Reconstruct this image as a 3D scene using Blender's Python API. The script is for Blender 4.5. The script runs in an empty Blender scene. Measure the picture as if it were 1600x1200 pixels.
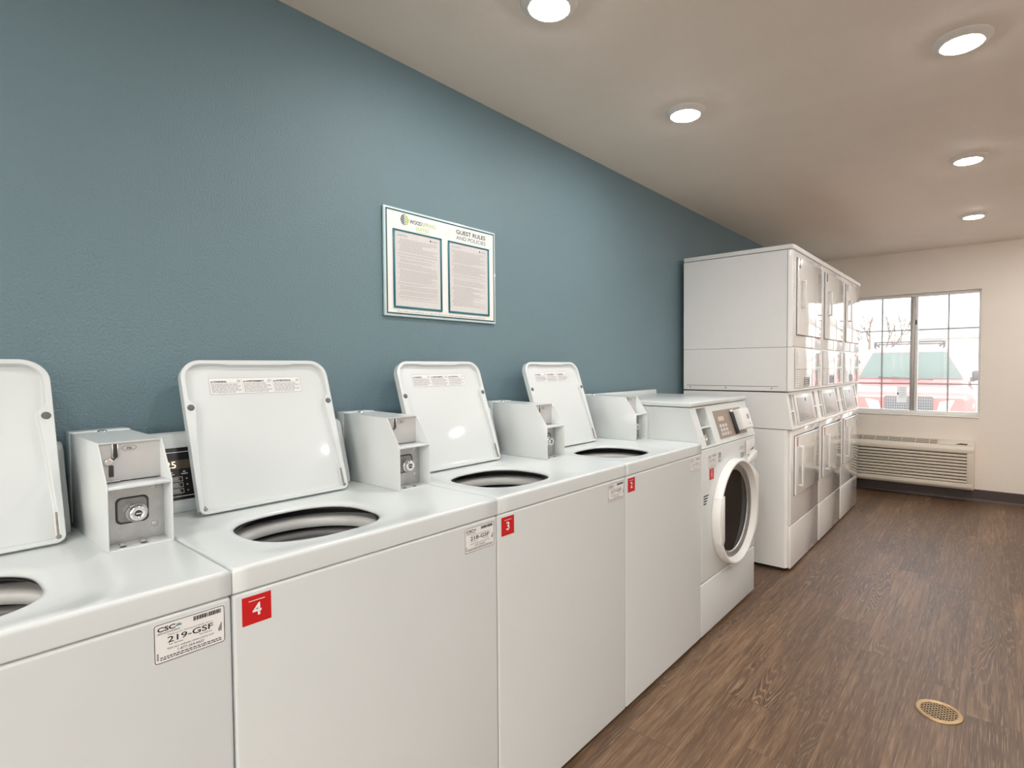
import bpy, bmesh, math, random
from mathutils import Vector, Matrix

random.seed(7)
SC = bpy.context.scene
COL = SC.collection
PI = math.pi

# ------------------------------------------------------------------ materials
def nn(nt, typ, **kw):
    n = nt.nodes.new(typ)
    for k, v in kw.items():
        setattr(n, k, v)
    return n

def mat(name, col, rough=.5, metal=0., coat=0., vary=.04, vscale=6., bump=0., bscale=150., bdetail=2., bdist=.004,
        emit=None, estr=0., trans=0., ior=1.45, spec=.5):
    m = bpy.data.materials.new(name)
    m.use_nodes = True
    nt = m.node_tree
    b = nt.nodes['Principled BSDF']
    tc = nn(nt, 'ShaderNodeTexCoord')
    noise = nn(nt, 'ShaderNodeTexNoise')
    noise.inputs['Scale'].default_value = vscale
    noise.inputs['Detail'].default_value = 3
    nt.links.new(tc.outputs['Object'], noise.inputs['Vector'])
    mix = nn(nt, 'ShaderNodeMix', data_type='RGBA')
    c = list(col) + [1.]
    mix.inputs[6].default_value = [x * (1 - vary) for x in col] + [1.]
    mix.inputs[7].default_value = [min(1, x * (1 + vary)) for x in col] + [1.]
    nt.links.new(noise.outputs['Fac'], mix.inputs[0])
    nt.links.new(mix.outputs[2], b.inputs['Base Color'])
    b.inputs['Roughness'].default_value = rough
    b.inputs['Metallic'].default_value = metal
    b.inputs['Coat Weight'].default_value = coat
    b.inputs['Coat Roughness'].default_value = .06
    b.inputs['IOR'].default_value = ior
    b.inputs['Specular IOR Level'].default_value = spec
    b.inputs['Transmission Weight'].default_value = trans
    if emit:
        b.inputs['Emission Color'].default_value = list(emit) + [1.]
        b.inputs['Emission Strength'].default_value = estr
    if bump:
        n2 = nn(nt, 'ShaderNodeTexNoise')
        n2.inputs['Scale'].default_value = bscale
        n2.inputs['Detail'].default_value = bdetail
        n2.inputs['Roughness'].default_value = .55
        nt.links.new(tc.outputs['Object'], n2.inputs['Vector'])
        bp = nn(nt, 'ShaderNodeBump')
        bp.inputs['Strength'].default_value = bump
        bp.inputs['Distance'].default_value = bdist
        nt.links.new(n2.outputs['Fac'], bp.inputs['Height'])
        nt.links.new(bp.outputs['Normal'], b.inputs['Normal'])
    return m

M = {}
M['blue'] = mat('blue_wall_paint', (.156, .236, .270), .42, vary=.03, bump=.5, bscale=175, bdetail=2, bdist=.005, spec=.45)
M['cream'] = mat('cream_wall_paint', (.90, .825, .745), .6, vary=.02, bump=.4, bscale=170, bdetail=3, bdist=.006)
M['ceil'] = mat('ceiling_texture_paint', (.88, .785, .69), .75, vary=.03, bump=.4, bscale=190, bdetail=3, bdist=.006)
M['white'] = mat('white_enamel', (.645, .675, .677), .30, coat=.25, vary=.015)
M['dryer'] = mat('dryer_enamel', (.84, .83, .82), .34, coat=.2, vary=.02)
M['panel'] = mat('white_enamel_panel', (.645, .675, .677), .34, coat=.2, vary=.02)
M['gloss'] = mat('glossy_white_enamel', (.80, .79, .78), .12, coat=.9, vary=.015)
M['plastic'] = mat('white_plastic', (.78, .775, .76), .35, vary=.01)
M['grayplate'] = mat('pale_grey_steel_plate', (.56, .555, .55), .38, metal=.25, vary=.06, vscale=30)
M['galv'] = mat('galvanised_steel', (.50, .50, .495), .36, metal=.75, vary=.2, vscale=45)
M['galvdark'] = mat('dull_dark_steel', (.30, .30, .30), .35, metal=.8, vary=.2, vscale=50)
M['chrome'] = mat('chrome', (.85, .85, .85), .1, metal=1., vary=.02)
M['darkmetal'] = mat('dark_metal', (.07, .065, .06), .4, metal=.6)
M['black'] = mat('black_recess', (.012, .012, .013), .5)
M['blackpanel'] = mat('black_control_panel', (.018, .016, .017), .25)
M['ink'] = mat('black_ink', (.02, .02, .022), .6)
M['greyink'] = mat('grey_ink', (.28, .28, .29), .6)
M['paper'] = mat('white_sticker', (.80, .79, .78), .4)
M['paper2'] = mat('printed_sheet', (.68, .655, .645), .45)
M['red'] = mat('red_sticker', (.55, .012, .014), .4)
M['redpale'] = mat('faded_red_sticker', (.5, .10, .07), .4)
M['bumper'] = mat('grey_rubber', (.13, .13, .115), .6)
M['rust'] = mat('rusty_hinge', (.33, .29, .26), .6, metal=.4, vary=.4, vscale=120)
M['basket'] = mat('washer_basket', (.36, .36, .355), .35, vary=.05)
M['ring'] = mat('tub_ring_plastic', (.72, .715, .70), .4)
M['led'] = mat('lit_digit', (.9, .75, .6), .4, emit=(1, .75, .5), estr=1.2)
M['leddim'] = mat('unlit_display', (.10, .075, .055), .2)
M['keys'] = mat('pale_key', (.62, .60, .57), .4)
M['brownpanel'] = mat('taupe_control_panel', (.27, .215, .175), .3)
M['lcd'] = mat('beige_display', (.62, .50, .41), .25)
M['teal'] = mat('teal_frame', (.012, .16, .20), .35)
M['tealdark'] = mat('dark_teal_border', (.035, .10, .115), .35)
M['navy'] = mat('navy_print', (.02, .06, .09), .5)
M['lime'] = mat('lime_print', (.42, .55, .10), .5)
M['signw'] = mat('white_sign_face', (.86, .84, .82), .3)
M['acryl'] = mat('pale_acrylic_edge', (.60, .78, .80), .15, coat=.5)
M['acplast'] = mat('cream_plastic', (.72, .65, .555), .45)
M['acdark'] = mat('dark_vent', (.045, .035, .028), .7)
M['vinyl'] = mat('dark_brown_vinyl_base', (.065, .045, .042), .4)
M['frame'] = mat('white_vinyl_window_frame', (.82, .80, .77), .35)
M['muntin'] = mat('grey_muntin_bar', (.62, .63, .62), .4)
M['alu'] = mat('grey_aluminium_track', (.46, .44, .42), .35, metal=.5)
M['brass'] = mat('worn_brass', (.46, .31, .16), .33, metal=.8, vary=.2, vscale=60)
M['trim'] = mat('white_light_trim', (.80, .76, .71), .45)
M['lens'] = mat('light_lens', (1, .95, .88), .4, emit=(1., 1., .985), estr=140.)
M['carred'] = mat('red_car_paint', (.60, .13, .115), .25, coat=1.)
M['carglass'] = mat('green_tinted_car_glass', (.07, .105, .085), .06, coat=.3)
M['cardark'] = mat('dark_car_trim', (.05, .05, .055), .5)
M['tyre'] = mat('tyre_rubber', (.03, .03, .03), .8)
M['lamp'] = mat('headlight_plastic', (.75, .72, .64), .15, coat=1.)
M['asphalt'] = mat('pale_asphalt', (.38, .37, .36), .9, vary=.1)
M['bark'] = mat('bare_branch_bark', (.13, .085, .055), .9)
M['bldg'] = mat('pale_stucco', (.66, .62, .58), .9)
M['roof'] = mat('grey_shingle', (.30, .29, .29), .9)
M['stain'] = mat('tag_paper', (.82, .80, .78), .5)

def glass_mat(name, d0, d1):
    m = bpy.data.materials.new(name)
    m.use_nodes = True
    nt = m.node_tree
    nt.nodes.clear()
    out = nn(nt, 'ShaderNodeOutputMaterial')
    tr = nn(nt, 'ShaderNodeBsdfTransparent'); tr.inputs[0].default_value = (.93, .95, .94, 1)
    tl = nn(nt, 'ShaderNodeBsdfTranslucent'); tl.inputs[0].default_value = (.9, .9, .88, 1)
    gl = nn(nt, 'ShaderNodeBsdfGlossy'); gl.inputs['Roughness'].default_value = .02
    tc = nn(nt, 'ShaderNodeTexCoord'); no = nn(nt, 'ShaderNodeTexNoise'); no.inputs['Scale'].default_value = 4
    nt.links.new(tc.outputs['Object'], no.inputs['Vector'])
    mr = nn(nt, 'ShaderNodeMapRange'); mr.inputs['To Min'].default_value = d0; mr.inputs['To Max'].default_value = d1
    nt.links.new(no.outputs['Fac'], mr.inputs['Value'])
    m1 = nn(nt, 'ShaderNodeMixShader'); nt.links.new(mr.outputs[0], m1.inputs[0])
    nt.links.new(tr.outputs[0], m1.inputs[1]); nt.links.new(tl.outputs[0], m1.inputs[2])
    fr = nn(nt, 'ShaderNodeFresnel'); fr.inputs[0].default_value = 1.45
    m2 = nn(nt, 'ShaderNodeMixShader'); nt.links.new(fr.outputs[0], m2.inputs[0])
    nt.links.new(m1.outputs[0], m2.inputs[1]); nt.links.new(gl.outputs[0], m2.inputs[2])
    nt.links.new(m2.outputs[0], out.inputs[0])
    return m
M['glass'] = glass_mat('glare_veil_glass', .11, .15)  # translucent veil mixed in to imitate the glare of the bright outdoors
def thin_paper_mat():
    m = mat('thin_paper', (.85, .84, .82), .6)
    nt = m.node_tree
    tl = nn(nt, 'ShaderNodeBsdfTranslucent'); tl.inputs[0].default_value = (.8, .79, .76, 1)
    mx = nn(nt, 'ShaderNodeMixShader'); mx.inputs[0].default_value = .35
    nt.links.new(nt.nodes['Principled BSDF'].outputs[0], mx.inputs[1]); nt.links.new(tl.outputs[0], mx.inputs[2])
    nt.links.new(mx.outputs[0], nt.nodes['Material Output'].inputs[0])
    return m
M['stain'] = thin_paper_mat()
M['clearglass'] = glass_mat('clear_window_glass', .01, .03)

def door_glass_mat():
    m = mat('smoked_door_glass', (.012, .011, .011), .06, spec=.12)
    return m
M['doorglass'] = door_glass_mat()

def floor_mat():
    m = bpy.data.materials.new('brown_oak_vinyl_planks')
    m.use_nodes = True
    nt = m.node_tree; L = nt.links.new
    b = nt.nodes['Principled BSDF']
    tc = nn(nt, 'ShaderNodeTexCoord'); sx = nn(nt, 'ShaderNodeSeparateXYZ'); L(tc.outputs['Object'], sx.inputs[0])
    def ma(op, a, bb=None, c=None):
        n = nn(nt, 'ShaderNodeMath', operation=op)
        for i, v in enumerate((a, bb, c)):
            if v is None: continue
            if isinstance(v, (int, float)): n.inputs[i].default_value = v
            else: L(v, n.inputs[i])
        return n.outputs[0]
    def comb(x, y, z):
        n = nn(nt, 'ShaderNodeCombineXYZ')
        for i, v in enumerate((x, y, z)):
            if isinstance(v, (int, float)): n.inputs[i].default_value = v
            else: L(v, n.inputs[i])
        return n.outputs[0]
    def wn(v, dim='3D'):
        n = nn(nt, 'ShaderNodeTexWhiteNoise', noise_dimensions=dim)
        L(v, n.inputs['Vector'])
        return n.outputs['Value']
    def noise(v, sc, det=3, rough=.5, dist=0.):
        n = nn(nt, 'ShaderNodeTexNoise'); L(v, n.inputs['Vector'])
        n.inputs['Scale'].default_value = sc; n.inputs['Detail'].default_value = det
        n.inputs['Roughness'].default_value = rough; n.inputs['Distortion'].default_value = dist
        return n.outputs['Fac']
    def ramp(v, pts):
        n = nn(nt, 'ShaderNodeValToRGB'); L(v, n.inputs[0])
        e = n.color_ramp.elements
        while len(e) < len(pts): e.new(.5)
        for el, (p, c) in zip(e, pts):
            el.position = p; el.color = list(c) + [1] if len(c) == 3 else c
        return n.outputs[0]
    def mixc(f, a, bb, mode='MIX'):
        n = nn(nt, 'ShaderNodeMix', data_type='RGBA', blend_type=mode)
        if isinstance(f, (int, float)): n.inputs[0].default_value = f
        else: L(f, n.inputs[0])
        for i, v in ((6, a), (7, bb)):
            if isinstance(v, tuple): n.inputs[i].default_value = list(v) + [1]
            else: L(v, n.inputs[i])
        return n.outputs[2]
    x, y = sx.outputs[0], sx.outputs[1]
    u = ma('DIVIDE', x, .178); row = ma('FLOOR', u); fu = ma('FRACT', u)
    rr = wn(comb(row, 3.1, 0.))
    v = ma('ADD', ma('DIVIDE', y, 1.22), ma('MULTIPLY', rr, 7.)); colm = ma('FLOOR', v); fv = ma('FRACT', v)
    pid = wn(comb(row, colm, 1.7)); pid2 = wn(comb(row, colm, 9.3))
    off = ma('MULTIPLY', pid, 40.)
    # long fine streaks
    st = noise(comb(ma('MULTIPLY', x, 62.), ma('MULTIPLY', y, 3.2), off), 1., 4, .6)
    st2 = noise(comb(ma('MULTIPLY', x, 380.), ma('MULTIPLY', y, 9.), off), 1., 2, .5)
    broad = noise(comb(ma('MULTIPLY', x, 9.), ma('MULTIPLY', y, 1.1), off), 1., 2, .5)
    field = noise(comb(ma('MULTIPLY', x, 8.), ma('MULTIPLY', y, .85), off), 1., 2., .5, .3)
    rings = ma('SINE', ma('ADD', ma('MULTIPLY', field, 210.), ma('MULTIPLY', st, 5.)))
    ringl = ramp(rings, [(.75, (0, 0, 0)), (.98, (1, 1, 1))])
    zone = ramp(noise(comb(ma('MULTIPLY', x, 4.), ma('MULTIPLY', y, .9), ma('ADD', off, 11.)), 1., 1.), [(.53, (0, 0, 0)), (.70, (1, 1, 1))])
    base = ramp(st, [(.3, (.075, .041, .022)), (.5, (.145, .085, .048)), (.72, (.235, .150, .092))])
    base = mixc(ma('MULTIPLY', ramp(broad, [(.35, (0, 0, 0)), (.65, (1, 1, 1))]), .6), base, (.08, .044, .024))
    tint = ramp(pid2, [(0., (.84, .81, .77)), (.5, (1.04, 1.0, .95)), (1., (1.22, 1.18, 1.12))])
    base = mixc(1., base, tint, 'MULTIPLY')
    pores = ramp(st2, [(.56, (0, 0, 0)), (.68, (1, 1, 1))])
    c = mixc(ma('MULTIPLY', pores, .48), base, (.38, .265, .175))
    dark = ramp(rings, [(.02, (1, 1, 1)), (.4, (0, 0, 0))])
    c = mixc(ma('MULTIPLY', ma('MULTIPLY', dark, zone), .45), c, (.06, .034, .019))
    c = mixc(ma('MULTIPLY', ma('MULTIPLY', ringl, zone), .42), c, (.38, .27, .18))
    eu = ma('MINIMUM', fu, ma('SUBTRACT', 1., fu)); ev = ma('MINIMUM', fv, ma('SUBTRACT', 1., fv))
    seam = ma('MAXIMUM', ma('LESS_THAN', eu, .007), ma('LESS_THAN', ev, .0013))
    c = mixc(ma('MULTIPLY', seam, .55), c, (.05, .032, .022))
    L(c, b.inputs['Base Color'])
    rg = ramp(st, [(0., (.36,) * 3), (1., (.52,) * 3)])
    L(rg, b.inputs['Roughness'])
    bp = nn(nt, 'ShaderNodeBump'); bp.inputs['Strength'].default_value = .25; bp.inputs['Distance'].default_value = .002
    L(st2, bp.inputs['Height']); L(bp.outputs[0], b.inputs['Normal'])
    return m
M['floor'] = floor_mat()

# ------------------------------------------------------------------ mesh builder
ORG = Vector((0, 0, 0))
_tc = {}
def text_polys(s, spacing=1.0, bold=0.):
    key = (s, spacing, bold)
    if key in _tc: return _tc[key]
    cu = bpy.data.curves.new('t', 'FONT')
    cu.body = s; cu.size = 1; cu.resolution_u = 3; cu.align_x = 'LEFT'; cu.space_character = spacing
    cu.offset = bold
    ob = bpy.data.objects.new('t', cu); COL.objects.link(ob)
    dg = bpy.context.evaluated_depsgraph_get(); dg.update()
    me = bpy.data.meshes.new_from_object(ob.evaluated_get(dg))
    vs = [v.co.copy() for v in me.vertices]; fs = [list(p.vertices) for p in me.polygons]
    bpy.data.objects.remove(ob); bpy.data.meshes.remove(me); bpy.data.curves.remove(cu)
    x0 = min(v.x for v in vs); x1 = max(v.x for v in vs); y0 = min(v.y for v in vs); y1 = max(v.y for v in vs)
    _tc[key] = (vs, fs, x0, x1, y0, y1)
    return _tc[key]

class Fr:
    """plane frame: origin o, right u, up v, outward n"""
    def __init__(s, o, u, v):
        s.o = Vector(o); s.u = Vector(u).normalized(); s.v = Vector(v).normalized(); s.n = s.u.cross(s.v)
    def p(s, a, b, c=0.): return s.o + s.u * a + s.v * b + s.n * c

class MB:
    def __init__(s, *mats):
        s.bm = bmesh.new(); s.mats = list(mats) or [M['white']]; s.mi = 0
    def m(s, mt):
        if mt not in s.mats: s.mats.append(mt)
        s.mi = s.mats.index(mt); return s
    def V(s, co): return s.bm.verts.new(Vector(co))
    def F(s, vs, smooth=False):
        try: f = s.bm.faces.new(vs)
        except ValueError: return None
        f.material_index = s.mi; f.smooth = smooth
        return f
    def poly(s, pts): return s.F([s.V(p) for p in pts])
    def box(s, x0, x1, y0, y1, z0, z1, bev=0., seg=2):
        return s.fbox(Fr((0, 0, 0), (1, 0, 0), (0, 1, 0)), x0, x1, y0, y1, z0, z1, bev, seg)
    def fbox(s, fr, a0, a1, b0, b1, c0, c1, bev=0., seg=2):
        t = bmesh.new()
        vs = [t.verts.new(fr.p(a, b, c)) for a in (a0, a1) for b in (b0, b1) for c in (c0, c1)]
        for q in ((0, 1, 3, 2), (4, 6, 7, 5), (0, 4, 5, 1), (2, 3, 7, 6), (0, 2, 6, 4), (1, 5, 7, 3)):
            t.faces.new([vs[i] for i in q])
        bmesh.ops.recalc_face_normals(t, faces=t.faces)
        if bev > 0: bmesh.ops.bevel(t, geom=list(t.edges), offset=bev, segments=seg, profile=.5, affect='EDGES')
        s.add(t, bev > 0); return s
    def add(s, t, smooth=False):
        mp = {v: s.bm.verts.new(v.co) for v in t.verts}
        for f in t.faces:
            g = s.F([mp[v] for v in f.verts], smooth)
        t.free()
    def prism(s, pts, fn, c0, c1, bev=0., seg=2, smooth=False):
        """polygon pts (a,b) mapped with fn(a,b,c), from c0 to c1"""
        t = bmesh.new()
        lo = [t.verts.new(fn(a, b, c0)) for a, b in pts]; hi = [t.verts.new(fn(a, b, c1)) for a, b in pts]
        n = len(pts)
        t.faces.new(lo[::-1]); t.faces.new(hi)
        for i in range(n): t.faces.new([lo[i], lo[(i + 1) % n], hi[(i + 1) % n], hi[i]])
        bmesh.ops.recalc_face_normals(t, faces=t.faces)
        if bev > 0: bmesh.ops.bevel(t, geom=list(t.edges), offset=bev, segments=seg, profile=.5, affect='EDGES')
        s.add(t, smooth or bev > 0); return s
    def loops(s, loops, closed=True, cap0=False, cap1=False, smooth=True):
        L = [[s.V(p) for p in lp] for lp in loops]
        n = len(L[0])
        for a, b in zip(L, L[1:]):
            for i in range(n if closed else n - 1):
                j = (i + 1) % n
                s.F([a[i], a[j], b[j], b[i]], smooth)
        if cap0: s.F(L[0][::-1])
        if cap1: s.F(L[-1])
        return L
    def lathe(s, prof, fr, n=40, cap0=False, cap1=False, smooth=True, sx=1., sy=1.):
        lp = []
        for r, h in prof:
            lp.append([fr.p(r * sx * math.cos(2 * PI * i / n), r * sy * math.sin(2 * PI * i / n), h) for i in range(n)])
        return s.loops(lp, True, cap0, cap1, smooth)
    def disc(s, fr, r, h=0., n=24, a=0., b=0.):
        s.F([s.V(fr.p(a + r * math.cos(2 * PI * i / n), b + r * math.sin(2 * PI * i / n), h)) for i in range(n)])
    def tube(s, pts, r, n=8, r1=None):
        pts = [Vector(p) for p in pts]; k = len(pts); lps = []
        for i, p in enumerate(pts):
            d = (pts[min(i + 1, k - 1)] - pts[max(i - 1, 0)]).normalized()
            a = d.cross(Vector((0, 0, 1)))
            if a.length < .01: a = d.cross(Vector((1, 0, 0)))
            a.normalize(); b = d.cross(a)
            rr = r if r1 is None else r + (r1 - r) * i / (k - 1)
            lps.append([p + a * rr * math.cos(2 * PI * j / n) + b * rr * math.sin(2 * PI * j / n) for j in range(n)])
        s.loops(lps, True, True, True)
    def rect(s, fr, a0, a1, b0, b1, c=0.):
        s.poly([fr.p(a0, b0, c), fr.p(a1, b0, c), fr.p(a1, b1, c), fr.p(a0, b1, c)])
    def frame_rect(s, fr, a0, a1, b0, b1, w, c=0.):
        s.rect(fr, a0, a1, b0, b0 + w, c); s.rect(fr, a0, a1, b1 - w, b1, c)
        s.rect(fr, a0, a0 + w, b0 + w, b1 - w, c); s.rect(fr, a1 - w, a1, b0 + w, b1 - w, c)
    def text(s, txt, fr, a, b, h, c=.0004, w=None, align='L', bold=0., spacing=1., rot=0.):
        """cap height h with lower left at (a,b); w forces the width"""
        vs, fs, x0, x1, y0, y1 = text_polys(txt, spacing, bold)
        H = text_polys('E', 1., bold); sc = h / (H[5] - H[4]); sx = sc
        W = (x1 - x0) * sc
        if w: sx = sc * w / W; W = w
        ox = a - {'L': 0, 'C': W / 2, 'R': W}[align]
        cr, sr = math.cos(rot), math.sin(rot)
        nv = []
        for p in vs:
            px, py = (p.x - x0) * sx, p.y * sc
            nv.append(s.V(fr.p(ox + px * cr - py * sr, b + px * sr + py * cr, c)))
        for f in fs: s.F([nv[i] for i in f])
    def plate(s, fr, u0, u1, v0, v1, pockets, c=0.):
        """flat plate with rectangular pockets (a0,a1,b0,b1,depth,backmat)"""
        us = sorted({u0, u1, *[q for p in pockets for q in p[:2]]}); vs = sorted({v0, v1, *[q for p in pockets for q in p[2:4]]})
        g = {}
        def V(a, b):
            if (a, b) not in g: g[(a, b)] = s.V(fr.p(a, b, c))
            return g[(a, b)]
        for a0, a1 in zip(us, us[1:]):
            for b0, b1 in zip(vs, vs[1:]):
                if any(p[0] <= a0 and a1 <= p[1] and p[2] <= b0 and b1 <= p[3] for p in pockets): continue
                s.F([V(a0, b0), V(a1, b0), V(a1, b1), V(a0, b1)])
        keep = s.mi
        for a0, a1, b0, b1, d, bm_ in pockets:
            q = [(a0, b0), (a1, b0), (a1, b1), (a0, b1)]
            s.mi = keep
            for i in range(4):
                (x0, y0), (x1, y1) = q[i], q[(i + 1) % 4]
                s.poly([fr.p(x0, y0, c), fr.p(x1, y1, c), fr.p(x1, y1, c - d), fr.p(x0, y0, c - d)])
            s.m(bm_); s.rect(fr, a0, a1, b0, b1, c - d)
        s.mi = keep
    def build(s, name, parent=None, label=None, recalc=False):
        if recalc: bmesh.ops.recalc_face_normals(s.bm, faces=s.bm.faces)
        me = bpy.data.meshes.new(name)
        for v in s.bm.verts: v.co -= ORG
        s.bm.to_mesh(me); s.bm.free()
        for mt in s.mats: me.materials.append(mt)
        o = bpy.data.objects.new(name, me); COL.objects.link(o)
        if parent is not None: o.parent = parent
        else: o.location = ORG
        if label: o['label'] = label
        return o

def thing(name, label, cat, loc, group=None):
    global ORG
    ORG = Vector(loc)
    o = bpy.data.objects.new(name, None); COL.objects.link(o); o.location = loc
    o.empty_display_size = .1
    o['label'] = label; o['category'] = cat
    if group: o['group'] = group
    return o
def tag(o, label, cat, group=None):
    o['label'] = label; o['category'] = cat
    if group: o['group'] = group
    return o
def struct(o):
    o['kind'] = 'structure'; return o
def noorg():
    global ORG
    ORG = Vector((0, 0, 0))
def dup(o, parent=None):
    c = o.copy(); COL.objects.link(c)
    if parent is not None:
        c.parent = parent; c.matrix_parent_inverse = o.matrix_parent_inverse
    for ch in list(o.children): dup(ch, c)
    return c

# ------------------------------------------------------------------ room shell
H = 2.3635; YW = 5.987; XR = 3.5; YB = -2.2; T = .12
WX0, WX1, WZ0, WZ1 = .545, 1.585, .765, 1.955      # window opening
b = MB(M['floor']); b.box(-T, XR + T, YB - T, YW + T, -.1, 0); struct(b.build('floor'))
b = MB(M['ceil']); b.box(-T, XR + T, YB - T, YW + T, H, H + .1); struct(b.build('ceiling'))
b = MB(M['blue']); b.box(-T, 0, YB - T, YW + T, 0, H); struct(b.build('wall_left'))
SY0, SY1, SZ0, SZ1 = -2.0, -.35, .65, 2.1      # unseen window added for fill daylight, right of the viewpoint
b = MB(M['cream'])
b.box(XR, XR + T, YB - T, SY0, 0, H); b.box(XR, XR + T, SY1, YW + T, 0, H); b.box(XR, XR + T, SY0, SY1, 0, SZ0); b.box(XR, XR + T, SY0, SY1, SZ1, H)
struct(b.build('wall_right'))
sw = bpy.data.objects.new('added_fill_window', None); COL.objects.link(sw); sw.location = (XR + .06, (SY0 + SY1) / 2, SZ0); sw['kind'] = 'structure'
ORG = Vector(sw.location)
b = MB(M['frame'])
for z0, z1 in ((SZ0, SZ0 + .05), (SZ1 - .05, SZ1)): b.box(XR + .03, XR + .09, SY0, SY1, z0, z1, .004)
for k in range(4):
    yy = SY0 + .025 + k * (SY1 - SY0 - .05) / 3; b.box(XR + .032, XR + .088, yy - .025, yy + .025, SZ0 + .05, SZ1 - .05, .004)
b.build('window_frame', sw)
for k in range(3):
    y0_ = SY0 + .05 + k * (SY1 - SY0 - .05) / 3; y1_ = SY0 + (k + 1) * (SY1 - SY0 - .05) / 3
    b = MB(M['clearglass']); b.rect(Fr((XR + .06, 0, 0), (0, -1, 0), (0, 0, 1)), -y1_, -y0_, SZ0 + .05, SZ1 - .05); b.build('window_pane', sw)
ORG = Vector((0, 0, 0))
BX0, BX1, BZ1 = .75, 2.35, 2.1                  # unseen glazed door added to let daylight in from behind the viewpoint
b = MB(M['cream']); b.box(0, BX0, YB - T, YB, 0, H); b.box(BX1, XR, YB - T, YB, 0, H); b.box(BX0, BX1, YB - T, YB, BZ1, H); struct(b.build('wall_back'))
dw = bpy.data.objects.new('added_fill_door', None); COL.objects.link(dw); dw.location = ((BX0 + BX1) / 2, YB - .06, 0); dw['kind'] = 'structure'
ORG = Vector(dw.location)
b = MB(M['alu'])
for x in (BX0 + .03, (BX0 + BX1) / 2, BX1 - .03): b.box(x - .03, x + .03, YB - .09, YB - .03, 0, BZ1 - .06, .004)
b.box(BX0, BX1, YB - .09, YB - .03, BZ1 - .06, BZ1, .004); b.box(BX0 + .06, BX1 - .06, YB - .085, YB - .035, 0, .16, .004)
b.build('added_door_frame', dw)
for x0, x1 in ((BX0 + .06, (BX0 + BX1) / 2 - .03), ((BX0 + BX1) / 2 + .03, BX1 - .06)):
    b = MB(M['clearglass']); b.rect(Fr((0, YB - .06, 0), (1, 0, 0), (0, 0, 1)), x0, x1, .16, BZ1 - .06); b.build('added_door_pane', dw)
for x in ((BX0 + BX1) / 2 - .07, (BX0 + BX1) / 2 + .07):
    b = MB(M['chrome']); b.tube([(x, YB - .03, .95), (x, YB + .02, .95), (x, YB + .02, 1.25), (x, YB - .03, 1.25)], .012); b.build('added_door_handle', dw)
ORG = Vector((0, 0, 0))
b = MB(M['cream'])
ff = Fr((0, YW, 0), (1, 0, 0), (0, 0, 1))
def wallpiece(x0, x1, z0, z1): b.box(x0, x1, YW, YW + T, z0, z1)
wallpiece(0, WX0, 0, H); wallpiece(WX1, XR, 0, H); wallpiece(WX0, WX1, 0, WZ0); wallpiece(WX0, WX1, WZ1, H)
struct(b.build('wall_far'))
def cove(name, p0, p1, inward):
    d = Vector(inward)
    pr = [(0, 0), (.013, 0), (.011, .008), (.006, .02), (.005, .10), (.003, .106), (0, .107)]
    bb = MB(M['vinyl'])
    A, B = Vector(p0), Vector(p1)
    bb.loops([[A + d * q + Vector((0, 0, h)) for q, h in pr], [B + d * q + Vector((0, 0, h)) for q, h in pr]], True, True, True, False)
    struct(bb.build(name, recalc=True))
cove('baseboard_far', (0, YW, 0), (XR, YW, 0), (0, -1, 0))
cove('baseboard_right', (XR, YB, 0), (XR, YW - .014, 0), (-1, 0, 0))
cove('baseboard_back', (BX1, YB, 0), (XR - .014, YB, 0), (0, 1, 0))

# window
win = bpy.data.objects.new('window_1', None); COL.objects.link(win); win.location = ((WX0 + WX1) / 2, YW + .06, WZ0)
win['kind'] = 'structure'; ORG = Vector(win.location)
yf = YW + .045
b = MB(M['frame'])
b.box(WX0, WX1, YW - .008, YW + .045, WZ0, WZ0 + .012, .003)          # stool
b.build('window_sill', win)
b = MB(M['frame'])
fw = .028
b.box(WX0, WX1, yf, yf + .06, WZ0 + .012, WZ0 + .05, .004); b.box(WX0, WX1, yf, yf + .06, WZ1 - fw, WZ1, .004)
b.box(WX0, WX0 + fw, yf, yf + .06, WZ0 + .05, WZ1 - fw, .004); b.box(WX1 - .016, WX1, yf, yf + .06, WZ0 + .05, WZ1 - fw, .004)
b.box(1.072, 1.098, yf - .006, yf + .06, WZ0 + .05, WZ1 - fw, .003)
b.build('window_frame', win)
b = MB(M['alu']); b.box(1.034, 1.0715, yf + .004, yf + .055, WZ0 + .05, WZ1 - fw, .003)
b.build('sash_track', win, 'grey sash stile beside the white centre bar')
b = MB(M['darkmetal']); b.box(1.078, 1.090, yf - .014, yf - .0065, 1.655, 1.70, .003); b.build('latch', win)
b = MB(M['muntin'])
for x0, x1, vx, off in ((WX0 + fw, 1.034, .79, .03), (1.098, WX1 - .016, 1.34, .018)):
    y0 = yf + off
    b.box(vx - .007, vx + .007, y0 + .011, y0 + .015, WZ0 + .05, WZ1 - fw)
    for z in (1.605, 1.075): b.box(x0, x1, y0 + .0112, y0 + .0148, z - .006, z + .006)
b.build('muntin_bars', win)
for x0, x1, off in ((WX0 + fw, 1.034, .03), (1.098, WX1 - .016, .018)):
    b = MB(M['glass']); b.rect(Fr((0, yf + off, 0), (1, 0, 0), (0, 0, 1)), x0, x1, WZ0 + .05, WZ1 - fw); b.build('window_pane', win)
noorg()
b = MB(M['stain']); fr = Fr((0, yf + .029, 0), (1, 0, 0), (0, 0, 1))
b.rect(fr, .925, 1.01, .885, 1.05, .0008)
b.m(M['ink']); b.rect(fr, .928, .94, .965, .985, .0012)
b.m(M['greyink'])
for k in range(5): b.rect(fr, .945, .998, 1.03 - k * .022, 1.033 - k * .022, .0012)
tag(b.build('paper_notice'), 'small white paper notice stuck low on the window glass', 'notice')

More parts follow.
